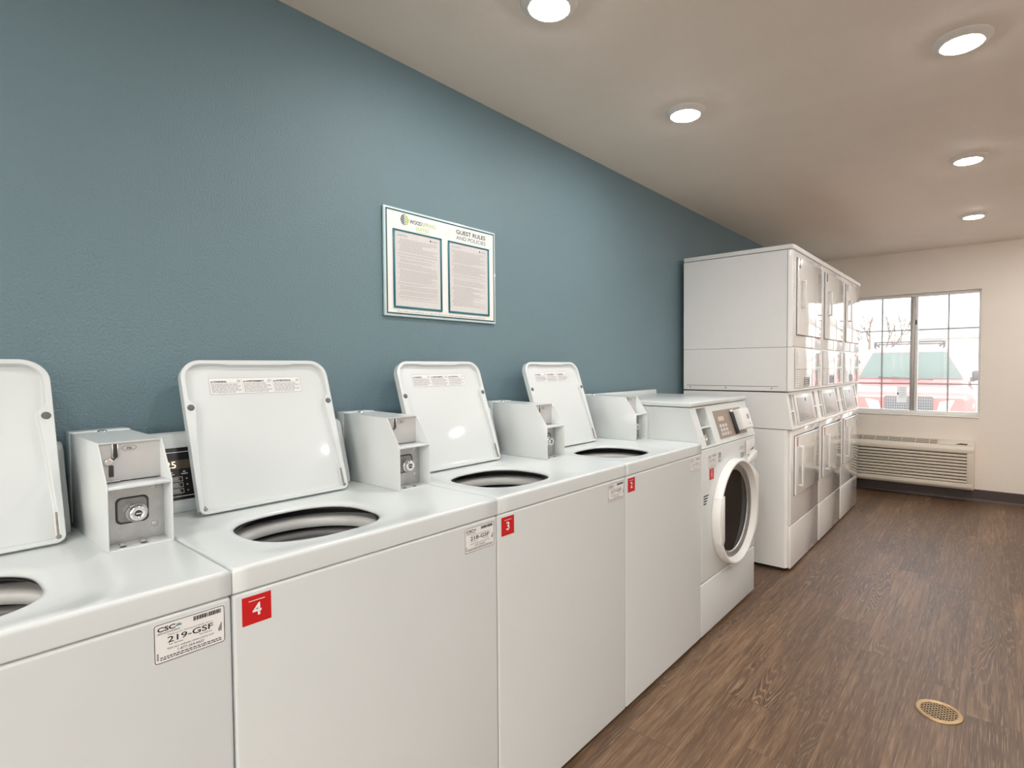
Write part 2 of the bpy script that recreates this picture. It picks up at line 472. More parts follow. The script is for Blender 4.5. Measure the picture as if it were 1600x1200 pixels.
# ------------------------------------------------------------------ ceiling lights
def downlight(x, y, label, group=None):
    t = thing('recessed_ceiling_light', label, 'ceiling light', (x, y, H), group)
    fr = Fr((x, y, H), (1, 0, 0), (0, -1, 0))    # n = down
    b = MB(M['trim']); b.lathe([(.087, 0), (.087, .0025), (.082, .005), (.066, .017), (.061, .018), (.0605, .014)], fr, 48); b.build('trim_ring', t)
    b = MB(M['lens']); b.lathe([(.0605, .0145), (.056, .020), (.042, .0225), (.022, .0238)], fr, 48, cap1=True); b.build('light_lens', t)
    noorg()
downlight(.62, .935, 'round recessed ceiling light cut off by the top edge of the photo')
downlight(.626, 1.861, 'round recessed ceiling light near the blue wall, in front of the tall dryers')
downlight(1.587, 1.968, 'large near round ceiling light in the row away from the blue wall')
downlight(1.563, 3.319, 'middle round ceiling light of the three in a row towards the window')
downlight(1.55, 4.741, 'farthest round ceiling light, smallest in view, closest to the window wall')
for x, y in ((.62, -.9), (1.59, .55), (1.59, -.85), (2.58, -.85), (2.58, .55), (2.58, 1.95), (2.58, 3.3), (2.58, 4.3), (2.58, 5.4)):  # unseen lamps added to brighten machine fronts, ceiling and far wall
    downlight(x, y, 'added round ceiling light for fill, out of view, behind or to the right of the viewpoint', 'added fill lights outside the frame')

# ------------------------------------------------------------------ stickers
def csc_sticker(parent, fr, a0, a1, b0, b1, num, name='service_sticker', faded=False):
    """printed service sticker; fr on the surface"""
    ink = M['greyink'] if faded else M['ink']
    b = MB(M['paper']); b.fbox(fr, a0, a1, b0, b1, 0, .0004)
    w, h = a1 - a0, b1 - b0; c = .0008
    X = lambda q: a0 + q * w
    Y = lambda q: b0 + q * h
    b.m(ink)
    r, th = .04, .010
    pts = []
    def rr(ins):
        out = []
        ra = .055 * h * 1.3 - ins
        for cx, cy, s0 in ((a1 - ins - ra, b1 - ins - ra, 0), (a0 + ins + ra, b1 - ins - ra, 1), (a0 + ins + ra, b0 + ins + ra, 2), (a1 - ins - ra, b0 + ins + ra, 3)):
            for k in range(5):
                t = (s0 + k / 4) * PI / 2; out.append(fr.p(cx + ra * math.cos(t), cy + ra * math.sin(t), c))
        return out
    b.loops([rr(.0005), rr(.0015)], True, False, False, False)
    b.text('CSC', fr, X(.05), Y(.80), .115 * h, c, bold=.03, w=.24 * w)
    b.m(M['teal'])
    for q in range(5):
        an = PI * .5 + (q - 2) * .7
        b.poly([fr.p(X(.335), Y(.83), c), fr.p(X(.335) + .05 * h * math.cos(an - .25), Y(.83) + .05 * h * math.sin(an - .25), c),
                fr.p(X(.335) + .085 * h * math.cos(an), Y(.83) + .085 * h * math.sin(an), c), fr.p(X(.335) + .05 * h * math.cos(an + .25), Y(.83) + .05 * h * math.sin(an + .25), c)])
    b.m(ink)
    b.text('SERVICEWORKS', fr, X(.05), Y(.725), .045 * h, c, w=.30 * w)
    rnd = random.Random(3); xx = X(.54)
    while xx < X(.94):
        bw = rnd.choice((.006, .010, .014, .018)) * w; b.rect(fr, xx, xx + bw, Y(.82), Y(.93), c); xx += bw + rnd.choice((.006, .009)) * w
    b.text('Thank you for choosing our laundry service', fr, X(.5), Y(.655), .032 * h, c, w=.62 * w, align='C')
    b.text(num, fr, X(.5), Y(.475), .145 * h, c, w=.64 * w, align='C', bold=.012)
    b.text('For Service:', fr, X(.20), Y(.40), .045 * h, c)
    b.text('Fast Refunds', fr, X(.62), Y(.40), .04 * h, c)
    b.text('Visit our website: www.cscsw.com', fr, X(.5), Y(.30), .05 * h, c, w=.66 * w, align='C')
    b.text('1-877-264-6622', fr, X(.5), Y(.195), .065 * h, c, align='C')
    for q, ww in ((.125, .84), (.075, .86)):
        x = X(.08)
        while x < X(.08 + ww):
            l = rnd.uniform(.015, .05) * w; b.rect(fr, x, min(x + l, X(.94)), Y(q), Y(q + .025), c); x += l + .012 * w
    for q in range(4): b.rect(fr, X(.035), X(.06), Y(.10 + q * .045), Y(.125 + q * .045), c)
    for q in range(3): b.rect(fr, X(.90 + q * .018), X(.91 + q * .018), Y(.33), Y(.33 + .1 + .06 * q), c)
    return b.build(name, parent, 'white printed service sticker reading ' + num if num else None)

def num_sticker(parent, fr, a0, a1, b0, b1, n, red=None):
    b = MB(red or M['red']); b.fbox(fr, a0, a1, b0, b1, 0, .0004)
    b.m(M['paper']); w, h = a1 - a0, b1 - b0
    b.rect(fr, a0 + .22 * w, a1 - .22 * w, b1 - .19 * h, b1 - .165 * h, .0008)
    b.text(n, fr, (a0 + a1) / 2, b0 + .28 * h, .44 * h, .0008, align='C', bold=.022)
    return b.build('number_sticker', parent, 'red square sticker with white number ' + n)

# ------------------------------------------------------------------ top-load washers
W = .654; XF = .66; ZT = .911
def rectloop(x0, x1, y0, y1, z, N, cx, cy):
    """N points on a rectangle, by angle about (cx,cy), matched to ellipse angles"""
    out = []
    for i in range(N):
        t = 2 * PI * i / N; dx, dy = math.cos(t), math.sin(t)
        k = min([q for q in (((x1 - cx) / dx) if dx > 1e-9 else ((x0 - cx) / dx) if dx < -1e-9 else 1e9, ((y1 - cy) / dy) if dy > 1e-9 else ((y0 - cy) / dy) if dy < -1e-9 else 1e9)])
        out.append(Vector((cx + dx * k, cy + dy * k, z)))
    # snap the nearest point to each corner
    for X in (x0, x1):
        for Y in (y0, y1):
            j = min(range(N), key=lambda i: (out[i].x - X) ** 2 + (out[i].y - Y) ** 2)
            out[j] = Vector((X, Y, z))
    return out
def superloop(cx, cy, rx, ry, z, N, e):
    out = []
    for i in range(N):
        t = 2 * PI * i / N; c, s = math.cos(t), math.sin(t)
        k = (abs(c / rx) ** e + abs(s / ry) ** e) ** (-1 / e)
        out.append(Vector((cx + c * k, cy + s * k, z)))
    return out

LH, LW = .391, .382      # lid height along the slope, width
def washer(y0, label, lid_dy, hole_dy, num=None, code=None, digits='25'):
    t = thing('top_load_washing_machine', label, 'washing machine', (.36, y0 + W / 2, 0), 'row of top-load washers')
    ya, yb = y0 + .0012, y0 + W - .0012
    # cabinet
    b = MB(M['panel'])
    def cl(i, z, r=.006):
        o = []
        for k, (sx_, sy_) in enumerate(((1, 1), (0, 1), (0, 0), (1, 0))):
            for q in range(5):
                a_ = (k + q / 4) * PI / 2
                o.append(Vector(((XF - .002 - i - r if sx_ else .05 + i + r) + r * math.cos(a_), (yb - i - r if sy_ else ya + i + r) + r * math.sin(a_), z)))
        return o
    b.loops([cl(.004, .012), cl(0, .016), cl(0, .018), cl(0, .857), cl(0, .8585), cl(.0015, .862), cl(.005, .864), cl(.010, .864), cl(.0115, .862), cl(.0115, .85), cl(.0115, .06)], True, True, True)
    b.m(M['black']); b.box(.06, XF - .03, ya + .02, yb - .02, 0, .013)
    b.build('cabinet', t)
    # top panel with rolled edge, dished lid seat and opening
    b = MB(M['white']); N = 96
    cx, cy = .435, y0 + .262 + hole_dy
    R = lambda i, z: rectloop(.045 + i, XF - i, ya + i, yb - i, z, N, cx, cy)
    yl0, yl1 = y0 + .277 + lid_dy - LW / 2 - .020, y0 + .277 + lid_dy + LW / 2 + .006
    lx, ly = (.19 + .628) / 2, (yl0 + yl1) / 2
    seat = lambda g, z, e=9: [Vector((lx + (p.x - lx), ly + (p.y - ly), z)) for p in superloop(lx, ly, .219 + g, (yl1 - yl0) / 2 + g, z, N, e)]
    def reang(lp):   # resample a loop by angle about the opening centre
        out = []
        M_ = len(lp)
        for i in range(N):
            a = 2 * PI * i / N; dx, dy = math.cos(a), math.sin(a); best = None
            for j in range(M_):
                p, q = lp[j], lp[(j + 1) % M_]
                ex, ey = q.x - p.x, q.y - p.y
                den = dx * ey - dy * ex
                if abs(den) < 1e-12: continue
                k = ((p.x - cx) * ey - (p.y - cy) * ex) / den; s_ = ((p.x - cx) * dy - (p.y - cy) * dx) / den
                if k > 0 and -1e-6 <= s_ <= 1 + 1e-6: best = k
            out.append(Vector((cx + dx * best, cy + dy * best, lp[0].z)))
        return out
    hl = lambda g, z: superloop(cx, cy, .143 + g, .148 + g, z, N, 2.6)
    b.loops([R(.012, .866), R(.0012, .866), R(0., .8672), R(0., .869), R(0., .902), R(.0002, .9045), R(.0014, .9085), R(.0038, .9106), R(.006, .911), R(.010, .911),
             reang(seat(.010, .911)), reang(seat(.0, .9065)), hl(.018, .9058), hl(.010, .9045), hl(.005, .902), hl(0., .898), hl(0., .8935), hl(.012, .8915)])
    b.build('top_panel', t)
    # tub
    fr = Fr((cx, cy, 0), (1, 0, 0), (0, 1, 0))
    b = MB(M['black']); b.lathe([(.150, .8912), (.205, .8912), (.205, .865)], fr, 64)
    b.m(M['ring']); b.lathe([(.205, .867), (.176, .867), (.166, .8645), (.162, .859), (.162, .847), (.167, .841)], fr, 64)
    b.m(M['black']); b.lathe([(.168, .841), (.200, .841), (.200, .826)], fr, 64)
    b.m(M['basket']); b.lathe([(.200, .827), (.186, .826), (.182, .822), (.182, .812), (.187, .810), (.187, .807), (.184, .806), (.186, .74), (.186, .52)], fr, 64, cap1=True)
    b.build('wash_tub', t)
    # lid, leaning back
    slope = Vector((-.126, 0, .370)).normalized()
    yc = y0 + .277 + lid_dy
    fr = Fr((.228, yc, .9125), (0, 1, 0), slope)
    def outline(ins, c, rb=.016, rt=.048, notch=False):
        pts = []; hw, h = LW / 2 - ins, LH - ins; lo = ins * (1. if ins < .01 else .8)
        rt_, rb_ = max(rt - ins, .004), max(rb - ins, .003)
        K = 8
        def arc(cx_, cy_, r, a0):
            for k in range(K + 1):
                a = a0 + PI / 2 * k / K; pts.append((cx_ + r * math.cos(a), cy_ + r * math.sin(a)))
        arc(hw - rb_, lo + rb_, rb_, -PI / 2)
        tb = LH * .685
        side = [.15, .3, .45, .58, .63, .655, .672, .70, .712, .74]
        def ex(q):
            if not notch: return 0.
            if q < .15: return 0.
            if q < .45: return .012 * (q - .15) / .3 * .5
            if q < .655: return .006 + .006 * (q - .45) / .205
            if q < .705: return .013
            return max(0., .013 * (1 - (q - .705) / .02))
        for q in side: pts.append((hw - ex(q), q * LH))
        arc(hw - rt_, h - rt_, rt_, 0)
        for q in (.55, .42, -.42, -.55):   # finger lip
            dz = -.003 if notch and abs(q) < .5 else 0
            pts.append((q * hw, h + dz))
        arc(-hw + rt_, h - rt_, rt_, PI / 2)
        for q in reversed(side): pts.append((-hw + ex(q), q * LH))
        arc(-hw + rb_, lo + rb_, rb_, PI)
        return [fr.p(a, bb, c) for a, bb in pts]
    b = MB(M['white'])
    b.loops([outline(.010, -.020), outline(.0012, -.0198), outline(.0, -.0186), outline(.0, -.0175), outline(.0, .0004), outline(.0, .0012), outline(.0010, .0022), outline(.0022, .0022), outline(.0082, .0022, notch=True), outline(.0094, .0022, notch=True),
             outline(.0104, .0012, notch=True), outline(.0108, .0002, notch=True), outline(.0122, -.0085, notch=True), outline(.0128, -.0096, notch=True), outline(.0142, -.0103, notch=True), outline(.0156, -.0105, notch=True), outline(.030, -.0105, notch=True)],
            True, True, True)
    lid = b.build('lid', t)
    for sgn in (-1, 1):
        b = MB(M['bumper'])
        f2 = Fr(fr.p(sgn * (LW / 2 - .0125), LH * .68, 0), fr.u, fr.v)
        b.lathe([(.0078, .0), (.0078, .0035), (.006, .005), (.002, .0045)], f2, 16, cap1=True)
        b.build('rubber_bumper', lid)
        b = MB(M['rust'])
        f2 = Fr(fr.p(sgn * (LW / 2 - .012), .012, .0), fr.u, fr.v)
        b.lathe([(.0045, .0), (.0045, .0032), (.0022, .0045)], f2, 12, cap1=True)
        b.fbox(f2, -.0013, .0013, .005, .05 if sgn > 0 else .008, -.004, .0022, .0006)
        b.tube([f2.p(.006 * sgn, -.004, -.004), f2.p(.0105 * sgn, -.006, -.008)], .004)
        b.build('hinge_bracket', lid)
    # warning label
    b = MB(M['paper']); f2 = Fr(fr.p(0, LH, -.0105), fr.u, fr.v)
    a0, a1, v0, v1 = -.126, .112, -.090, -.046
    b.fbox(f2, a0, a1, v0, v1, .0001, .0004); c = .0008
    b.m(M['greyink']); b.frame_rect(f2, a0, a1, v0, v1, .0006, c)
    rnd = random.Random(5)
    for k, hd in enumerate(('WARNING', 'AVERTISSEMENT', 'ADVERTENCIA')):
        x0 = a0 + .004 + k * .079
        b.m(M['ink']); b.text(hd, f2, x0 + .006, v1 - .012, .0048, c, bold=.03)
        b.poly([f2.p(x0, v1 - .012, c), f2.p(x0 + .0048, v1 - .012, c), f2.p(x0 + .0024, v1 - .0072, c)])
        b.frame_rect(f2, x0 + .064, x0 + .071, v1 - .011, v1 - .006, .0008, c)
        b.m(M['greyink']); b.rect(f2, x0 - .002, x0 + .071, v1 - .0145, v1 - .0139, c)
        if k: b.rect(f2, x0 - .0035, x0 - .003, v0 + .001, v1 - .003, c)
        for r in range(7):
            x = x0
            while x < x0 + (.070 if r % 3 else .055):
                l = rnd.uniform(.003, .011); b.rect(f2, x, min(x + l, x0 + .072), v1 - .0185 - r * .0036, v1 - .017 - r * .0036, c); x += l + .0014
    b.build('warning_label', lid, 'white warning label with three columns of fine print')
    # control console behind the lid
    f3 = Fr((.150, y0, .911), (0, 1, 0), (-.055, 0, .185))
    b = MB(M['white'])
    pr = [(.050, .911), (.152, .911), (.151, .930), (.104, 1.086), (.096, 1.097), (.080, 1.102), (.056, 1.100), (.050, 1.093)]
    b.prism(pr, lambda a, bb, c: Vector((a, c, bb)), y0 + .012, y0 + .530, .003, 2)
    con = b.build('control_console', t)
    b = MB(M['blackpanel']); L_ = math.hypot(.047, .156)
    f4 = Fr((.151, y0, .930), (0, 1, 0), (-.047, 0, .156))
    b.fbox(f4, .035, .51, .012, L_ - .022, .0005, .0018)
    c = .0022
    b.m(M['paper']); b.rect(f4, .038, .507, L_ - .034, L_ - .0325, c); b.rect(f4, .038, .507, .020, .0215, c)
    b.m(M['leddim']); b.rect(f4, .05, .20, .088, .110, c)
    b.m(M['led']); b.text('25', f4, .079, .091, .016, c + .0004, align='R')
    b.m(M['keys'])
    for k in range(7):
        for r in range(3): 
            x = .056 + k * .055; yv = .028 + r * .0145
            b.frame_rect(f4, x, x + .034, yv, yv + .0115, .0012, c)
            for q in range(4): b.rect(f4, x + .004, x + .028 - 4e-3 * (q % 2), yv + .0028 + q * .0018, yv + .0037 + q * .0018, c)
            b.rect(f4, x + .041, x + .044, yv + .004, yv + .007, c)
        b.rect(f4, .06 + k * .028, .074 + k * .028, .074, .0765, c); b.rect(f4, .064 + k * .028, .070 + k * .028, .079, .082, c)
    b.build('keypad_panel', con, 'black keypad panel with lit digits')
    # coin box : sheet metal shell open to the front
    yA, yB = y0 + W - .112, y0 + W - .004
    prof = [(.045, .9115), (.386, .9115), (.386, 1.036), (.327, 1.116), (.045, 1.120)]
    b = MB(M['white']); th = .003
    for q0, q1 in ((yA, yA + th), (yB - th, yB)):
        b.prism(prof, lambda a, bb, c: Vector((a, c, bb)), q0, q1, .0009, 1)
    b.box(.045, .386, yA + th, yB - th, .9115, .9145)
    b.prism([(.045, 1.117), (.327, 1.113), (.3275, 1.116), (.045, 1.120)], lambda a, bb, c: Vector((a, c, bb)), yA + th, yB - th)
    b.box(.045, .049, yA + th, yB - th, .9145, 1.117)
    b.prism([(.330, 1.030), (.386, 1.030), (.386, 1.036), (.330, 1.036)], lambda a, bb, c: Vector((a, c, bb)), yA + th, yB - th, .0008, 1)
    b.box(.0455, .098, yA - .0008, yB + .0008, .921, 1.1212, .0006, 1)      # rear sleeve seam
    box = b.build('coin_box', t)
    f5 = Fr((.322, yA, 0), (0, 1, 0), (0, 0, 1))
    w = yB - yA
    b = MB(M['grayplate']); b.fbox(f5, th, w - th, 1.0365, 1.1135, -.002, 0)
    b.m(M['darkmetal'])
    b.fbox(f5, .0265, .0325, 1.084, 1.111, 0, .0015, .0006); b.poly([f5.p(.0265, 1.088, .0016), f5.p(.019, 1.078, .0016), f5.p(.023, 1.075, .0016), f5.p(.0325, 1.084, .0016)])
    b.fbox(f5, .0185, .0265, 1.046, 1.069, 0, .0012, .0006)
    b.m(M['chrome']); f6 = Fr(f5.p(.0185, 1.0765, 0), f5.u, f5.v); b.lathe([(.0075, 0), (.0075, .003), (.005, .0042)], f6, 20, cap1=True)
    b.fbox(f5, .0245, .0262, 1.083, 1.112, 0, .003, .0006); b.fbox(f5, .0328, .0345, 1.083, 1.112, 0, .003, .0006)
    b.fbox(f5, .010, .034, 1.0372, 1.0405, 0, .012, .0012)
    b.m(M['ink']); c = .0004
    hx = [(.0395, 1.1015), (.0445, 1.1065), (.0605, 1.1065), (.0655, 1.1015), (.0605, 1.0965), (.0445, 1.0965)]
    hc = (.0525, 1.1015)
    for i in range(6):
        p, q = hx[i], hx[(i + 1) % 6]; g = lambda z: (hc[0] + (z[0] - hc[0]) * .94, hc[1] + (z[1] - hc[1]) * .90)
        b.poly([f5.p(*p, c), f5.p(*q, c), f5.p(*g(q), c), f5.p(*g(p), c)])
    b.text('25\u00a2', f5, .0525, 1.0993, .0045, c, align='C', bold=.02)
    b.build('coin_slot_plate', box, 'grey coin slot plate marked 25 cents')
    f7 = Fr((.338, yA, 0), (0, 1, 0), (0, 0, 1))
    b = MB(M['galv']); b.fbox(f7, th, w - th, .9147, 1.0298, -.002, 0)
    for a, z in ((.088, 1.018), (.088, .942), (.009, .942)):
        f6 = Fr(f7.p(a, z, 0), f7.u, f7.v); b.lathe([(.0062, 0), (.0058, .0012), (.003, .0018)], f6, 16, cap1=True)
    for a, z in ((.030, .9147), (.064, .9147)):
        f6 = Fr((.350, yA + a, z), (1, 0, 0), (0, 1, 0)); b.lathe([(.006, 0), (.0055, .002), (.003, .003)], f6, 14, cap1=True)
        f6 = Fr((.371, yA + a - .003, z), (1, 0, 0), (0, 1, 0)); b.m(M['darkmetal']); b.lathe([(.0062, .0003), (.003, .0008)], f6, 14, cap1=True); b.m(M['galv'])
    b.build('vault_plate', box)
    b = MB(M['darkmetal']); lc = (.051, .978)
    def rsq(h, r, c):
        o = []
        for k in range(4):
            for q in range(7):
                a = (k + q / 6) * PI / 2
                o.append(f7.p(lc[0] + (h - r) * (1 if k in (0, 3) else -1) + r * math.cos(a), lc[1] + (h - r) * (1 if k in (0, 1) else -1) * .95 + r * math.sin(a), c))
        return o
    b.loops([rsq(.0275, .010, .0004), rsq(.0265, .0095, .003), rsq(.0245, .009, .003)], True)
    b.m(M['galvdark']); b.loops([rsq(.0245, .009, .003), rsq(.0235, .009, .0008)], True, False, True)
    b.m(M['chrome'])
    f6 = Fr(f7.p(lc[0] + .004, lc[1] - .005, 0), f7.u, f7.v)
    b.lathe([(.019, .001), (.019, .014), (.0175, .016), (.0155, .0165), (.0155, .024), (.0135, .0262), (.007, .0262), (.0062, .0245)], f6, 30, cap1=False)
    b.m(M['darkmetal']); b.disc(f6, .0063, .0246, 20)
    b.m(M['chrome']); b.fbox(f6, -.0045, .0045, -.0012, .0012, .0246, .0258)
    b.build('vault_lock', box, 'chrome cylinder lock in a dark square seat')
    b = MB(M['chrome']); f6 = Fr((.105, yA + .055, 1.1185), (1, 0, 0), (0, 1, 0)); b.lathe([(.009, 0), (.0085, .003), (.004, .0045)], f6, 16, cap1=True)
    b.build('screw', box)
    # stickers
    f8 = Fr((XF - .002, y0, 0), (0, 1, 0), (0, 0, 1))
    if num: num_sticker(t, f8, .016, .066, .802, .853, num)
    if code: csc_sticker(t, f8, W - .115, W - .012, .7895, .8535, code, faded=(code[2] == '6'))
    noorg()
    return t

washer(-W, 'white top-load washer nearest the viewpoint, its open lid cut off by the photo edge', .042, .030, None, '219-GSF')
washer(0, 'white top-load washer with open lid and red sticker numbered 4', .010, -.008, '4', '218-GSF')
washer(W, 'white top-load washer with open lid and red sticker numbered 3', -.012, -.022, '3', '217-GSF')
washer(2 * W, 'white top-load washer with open lid and red sticker numbered 2, beside the front-loader', -.016, -.012, '2', '216-GSF')

# ------------------------------------------------------------------ front-load washer
def front_loader(y0, w):
    t = thing('front_load_washing_machine', 'white front-load washer with round dark glass door and red sticker numbered 1', 'washing machine', (.36, y0 + w / 2, 0))
    y1 = y0 + w
    X0, X1 = .03, .66
    b = MB(M['panel'])
    b.box(X0, X1 - .001, y0, y1, .262, .878, .006, 3)
    b.box(X0, X1 - .001, y0, y1, .012, .257, .006, 3)
    b.box(X0, X1 - .012, y0 + .004, y1 - .004, .25, .27)
    b.m(M['black']); b.box(X0 + .02, X1 - .03, y0 + .02, y1 - .02, 0, .013)
    # ribbed left side
    b.m(M['panel'])
    b.build('cabinet', t)
    # console
    sl = Vector((-.062, 0, .186)); Lc = sl.length
    fr = Fr((X1, y0, .882), (0, 1, 0), sl)
    b = MB(M['white'])
    def sideprof(): return [(X0, .8815), (X1, .882), (X1 + sl.x, .882 + sl.z), (X0, .882 + sl.z)]
    pr = sideprof()
    for yy in (y0, y1): b.poly([Vector((a, yy, z)) for a, z in pr])
    b.poly([Vector((X0, y0, .8815)), Vector((X0, y1, .8815)), Vector((X0, y1, 1.068)), Vector((X0, y0, 1.068))])
    b.poly([Vector((X0, y0, .8815)), Vector((X1, y0, .882)), Vector((X1, y1, .882)), Vector((X0, y1, .8815))])
    b.plate(fr, 0, w, 0, Lc, [(.060, .165, .100, Lc - .008, .05, M['grayplate']), (.060, .165, .010, .092, .05, M['galv'])])
    # raised outline on the left side
    f2 = Fr((0, y0, 0), (1, 0, 0), (0, 0, 1))
    for z in (1.052,): b.fbox(f2, .10, .565, z, z + .0025, 0, .0008)
    b.fbox(f2, .5645, .567, .905, 1.052, 0, .0008); b.fbox(f2, .40, .4025, .905, 1.045, 0, .0008)
    con = b.build('control_console', t, recalc=False)
    b = MB(M['chrome']); f6 = Fr(fr.p(.105, .045, -.05), fr.u, fr.v)
    b.lathe([(.026, 0), (.026, .018), (.020, .022), (.019, .034), (.016, .038), (.007, .038), (.006, .034)], f6, 24, cap1=False)
    b.m(M['black']); b.disc(f6, .0064, .0345, 16); b.build('coin_lock', con, 'chrome coin vault lock')
    b = MB(M['darkmetal']); b.fbox(fr, .078, .088, .118, .178, -.0498, -.046); b.build('coin_slot', con)
    b = MB(M['brownpanel']); b.fbox(fr, .235, .60, .022, Lc - .032, .0006, .0016)
    c = .002
    b.m(M['brownpanel']); b.m(M['lcd']); b.rect(fr, .275, .345, .110, .132, c)
    b.m(M['keys'])
    for r in range(3):
        for k in range(3): b.rect(fr, .268 + k * .034, .292 + k * .034, .036 + r * .021, .051 + r * .021, c)
    b.rect(fr, .375, .383, .036, .05, c); b.rect(fr, .235, .6, .015, .018, .0004)
    b.m(M['ink'])
    for r in range(3):
        for k in range(3): b.text(str(7 + k - 3 * r if r else 7 + k), fr, .28 + k * .034, .040 + r * .021, .007, c + .0004, align='C')
    b.m(M['greyink'])
    for r in range(2): b.rect(fr, .29, .35, .100 - r * .006, .1015 - r * .006, c)
    b.build('keypad_panel', con, 'taupe keypad panel with beige display')
    b = MB(M['plastic']); b.fbox(fr, .475, .60, .040, .150, .0018, .045, .006, 3)
    b.m(M['black']); b.fbox(fr, .49, .56, .1495, .1502, .022, .032)
    b.fbox(fr, .44, .476, .028, .15, .0018, .010, .002)
    b.m(M['paper']); b.rect(fr, .535, .59, .05, .138, .0454)
    b.m(M['greyink']); b.rect(fr, .545, .572, .09, .115, .0458); b.rect(fr, .55, .555, .058, .07, .0458); b.rect(fr, .563, .568, .058, .07, .0458)
    b.m(M['chrome']); f6 = Fr(fr.p(.446, .148, .006), fr.u, fr.v); b.lathe([(.008, 0), (.008, .012), (.005, .014)], f6, 14, cap1=True)
    b.build('card_reader', con, 'white card reader box on the keypad panel')
    # top cover
    b = MB(M['white'])
    zc = 1.0705
    b.box(X0, X1 - .052, y0 - .003, y1 + .003, zc, 1.094, .006, 3)
    b.box(X0, X0 + .02, y0 - .003, y1 + .003, 1.090, 1.118, .005, 3)
    b.build('top_cover', t)
    # door
    cy, cz = y0 + .3725, .530
    fd = Fr((X1, cy, cz), (0, 1, 0), (0, 0, 1))
    b = MB(M['plastic'])
    n = 72
    def lp(r, h, flat=None, left=None):
        o = []
        for i in range(n):
            a = 2 * PI * i / n; x, z = r * math.cos(a), r * math.sin(a)
            if left is not None: x = max(x, left)
            o.append(fd.p(x, z, h))
        return o
    b.loops([lp(.262, 0), lp(.262, .004), lp(.2605, .036), lp(.2595, .0395), lp(.2575, .0415), lp(.254, .042), lp(.2495, .042), lp(.2475, .0412), lp(.2465, .0395), lp(.234, .013), lp(.2325, .0115), lp(.230, .011)])
    # hinge cheek on the right, chamfered
    ck = [(.13, .224), (.175, .205), (.272, .148), (.280, .138), (.280, -.112), (.272, -.123), (.18, -.195), (.13, -.223), (.19, -.172), (.235, -.105), (.256, 0), (.235, .105), (.19, .172)]
    b.prism(ck, lambda a, q, c: fd.p(a, q, c), .002, .0405, .0015, 1)
    door = b.build('door', t)
    b = MB(M['galv'])
    b.lathe([(.231, .0112), (.227, .016), (.222, .009), (.218, .013), (.213, .006), (.209, .010), (.205, .003), (.201, -.002)], fd, 64); b.build('door_seal', door, 'ribbed grey ring around the glass')
    b = MB(M['doorglass'])
    b.lathe([(.203, .0015), (.196, .001), (.17, -.0003), (.12, -.0006), (.07, -.0006), (.03, -.0006)], fd, 64, cap1=True); b.build('door_glass', door, 'dark round door glass')
    b = MB(M['plastic'])
    # grip: straight vertical ledge across the left side of the opening
    b.prism([(-.2445, .110), (-.203, .114), (-.203, -.100), (-.216, -.120), (-.2445, -.112)], lambda a, q, c: fd.p(a, q, c), .008, .0425, .0015, 1)
    b.build('door_grip', door)
    # dispenser drawer handle
    b = MB(M['plastic'])
    f8 = Fr((X1 - .001, y0, 0), (0, 1, 0), (0, 0, 1))
    b.fbox(f8, .555, .69, .785, .862, 0, .006, .003)
    b.prism([(.56, .745), (.685, .755), (.685, .80), (.62, .785), (.56, .765)], lambda a, q, c: f8.p(a, q, c), .0, .022, .005, 2)
    b.m(M['black']); b.prism([(.615, .803), (.655, .815), (.672, .822), (.66, .808)], lambda a, q, c: f8.p(a, q, c), .006, .0066)
    b.build('dispenser_drawer', t)
    csc_sticker(t, f8, .068, .165, .781, .845, '215-GSF', faded=True)
    num_sticker(t, f8, .085, .138, .727, .779, '1')
    b = MB(M['ink'])
    c = .0005
    b.text('UL', f8, .196, .802, .010, c, align='L'); b.frame_rect(f8, .193, .222, .798, .842, .002, c)
    for r in range(4): b.rect(f8, .197, .218, .818 + r * .006, .821 + r * .006, c)
    b.build('certification_mark', t); b = MB(M['ink'])
    for k in range(3):
        f6 = Fr(f8.p(.485 + k * .022, .832, 0), f8.u, f8.v)
        for i in range(10):
            a0, a1 = 2 * PI * i / 10, 2 * PI * (i + 1) / 10
            b.poly([f6.p(.008 * math.cos(a), .008 * math.sin(a), c) for a in (a0, a1)] + [f6.p(.0062 * math.cos(a), .0062 * math.sin(a), c) for a in (a1, a0)])
    for r in range(3): b.rect(f8, .485, .54, .800 - r * .009, .804 - r * .009, c)
    b.build('program_symbols', t); b = MB(M['ink'])
    for r in range(4): b.rect(f8, .02, .075 - .008 * r, .658 - r * .012, .664 - r * .012, c)
    b.build('printed_note', t)
    noorg()
front_loader(1.9655, .706)

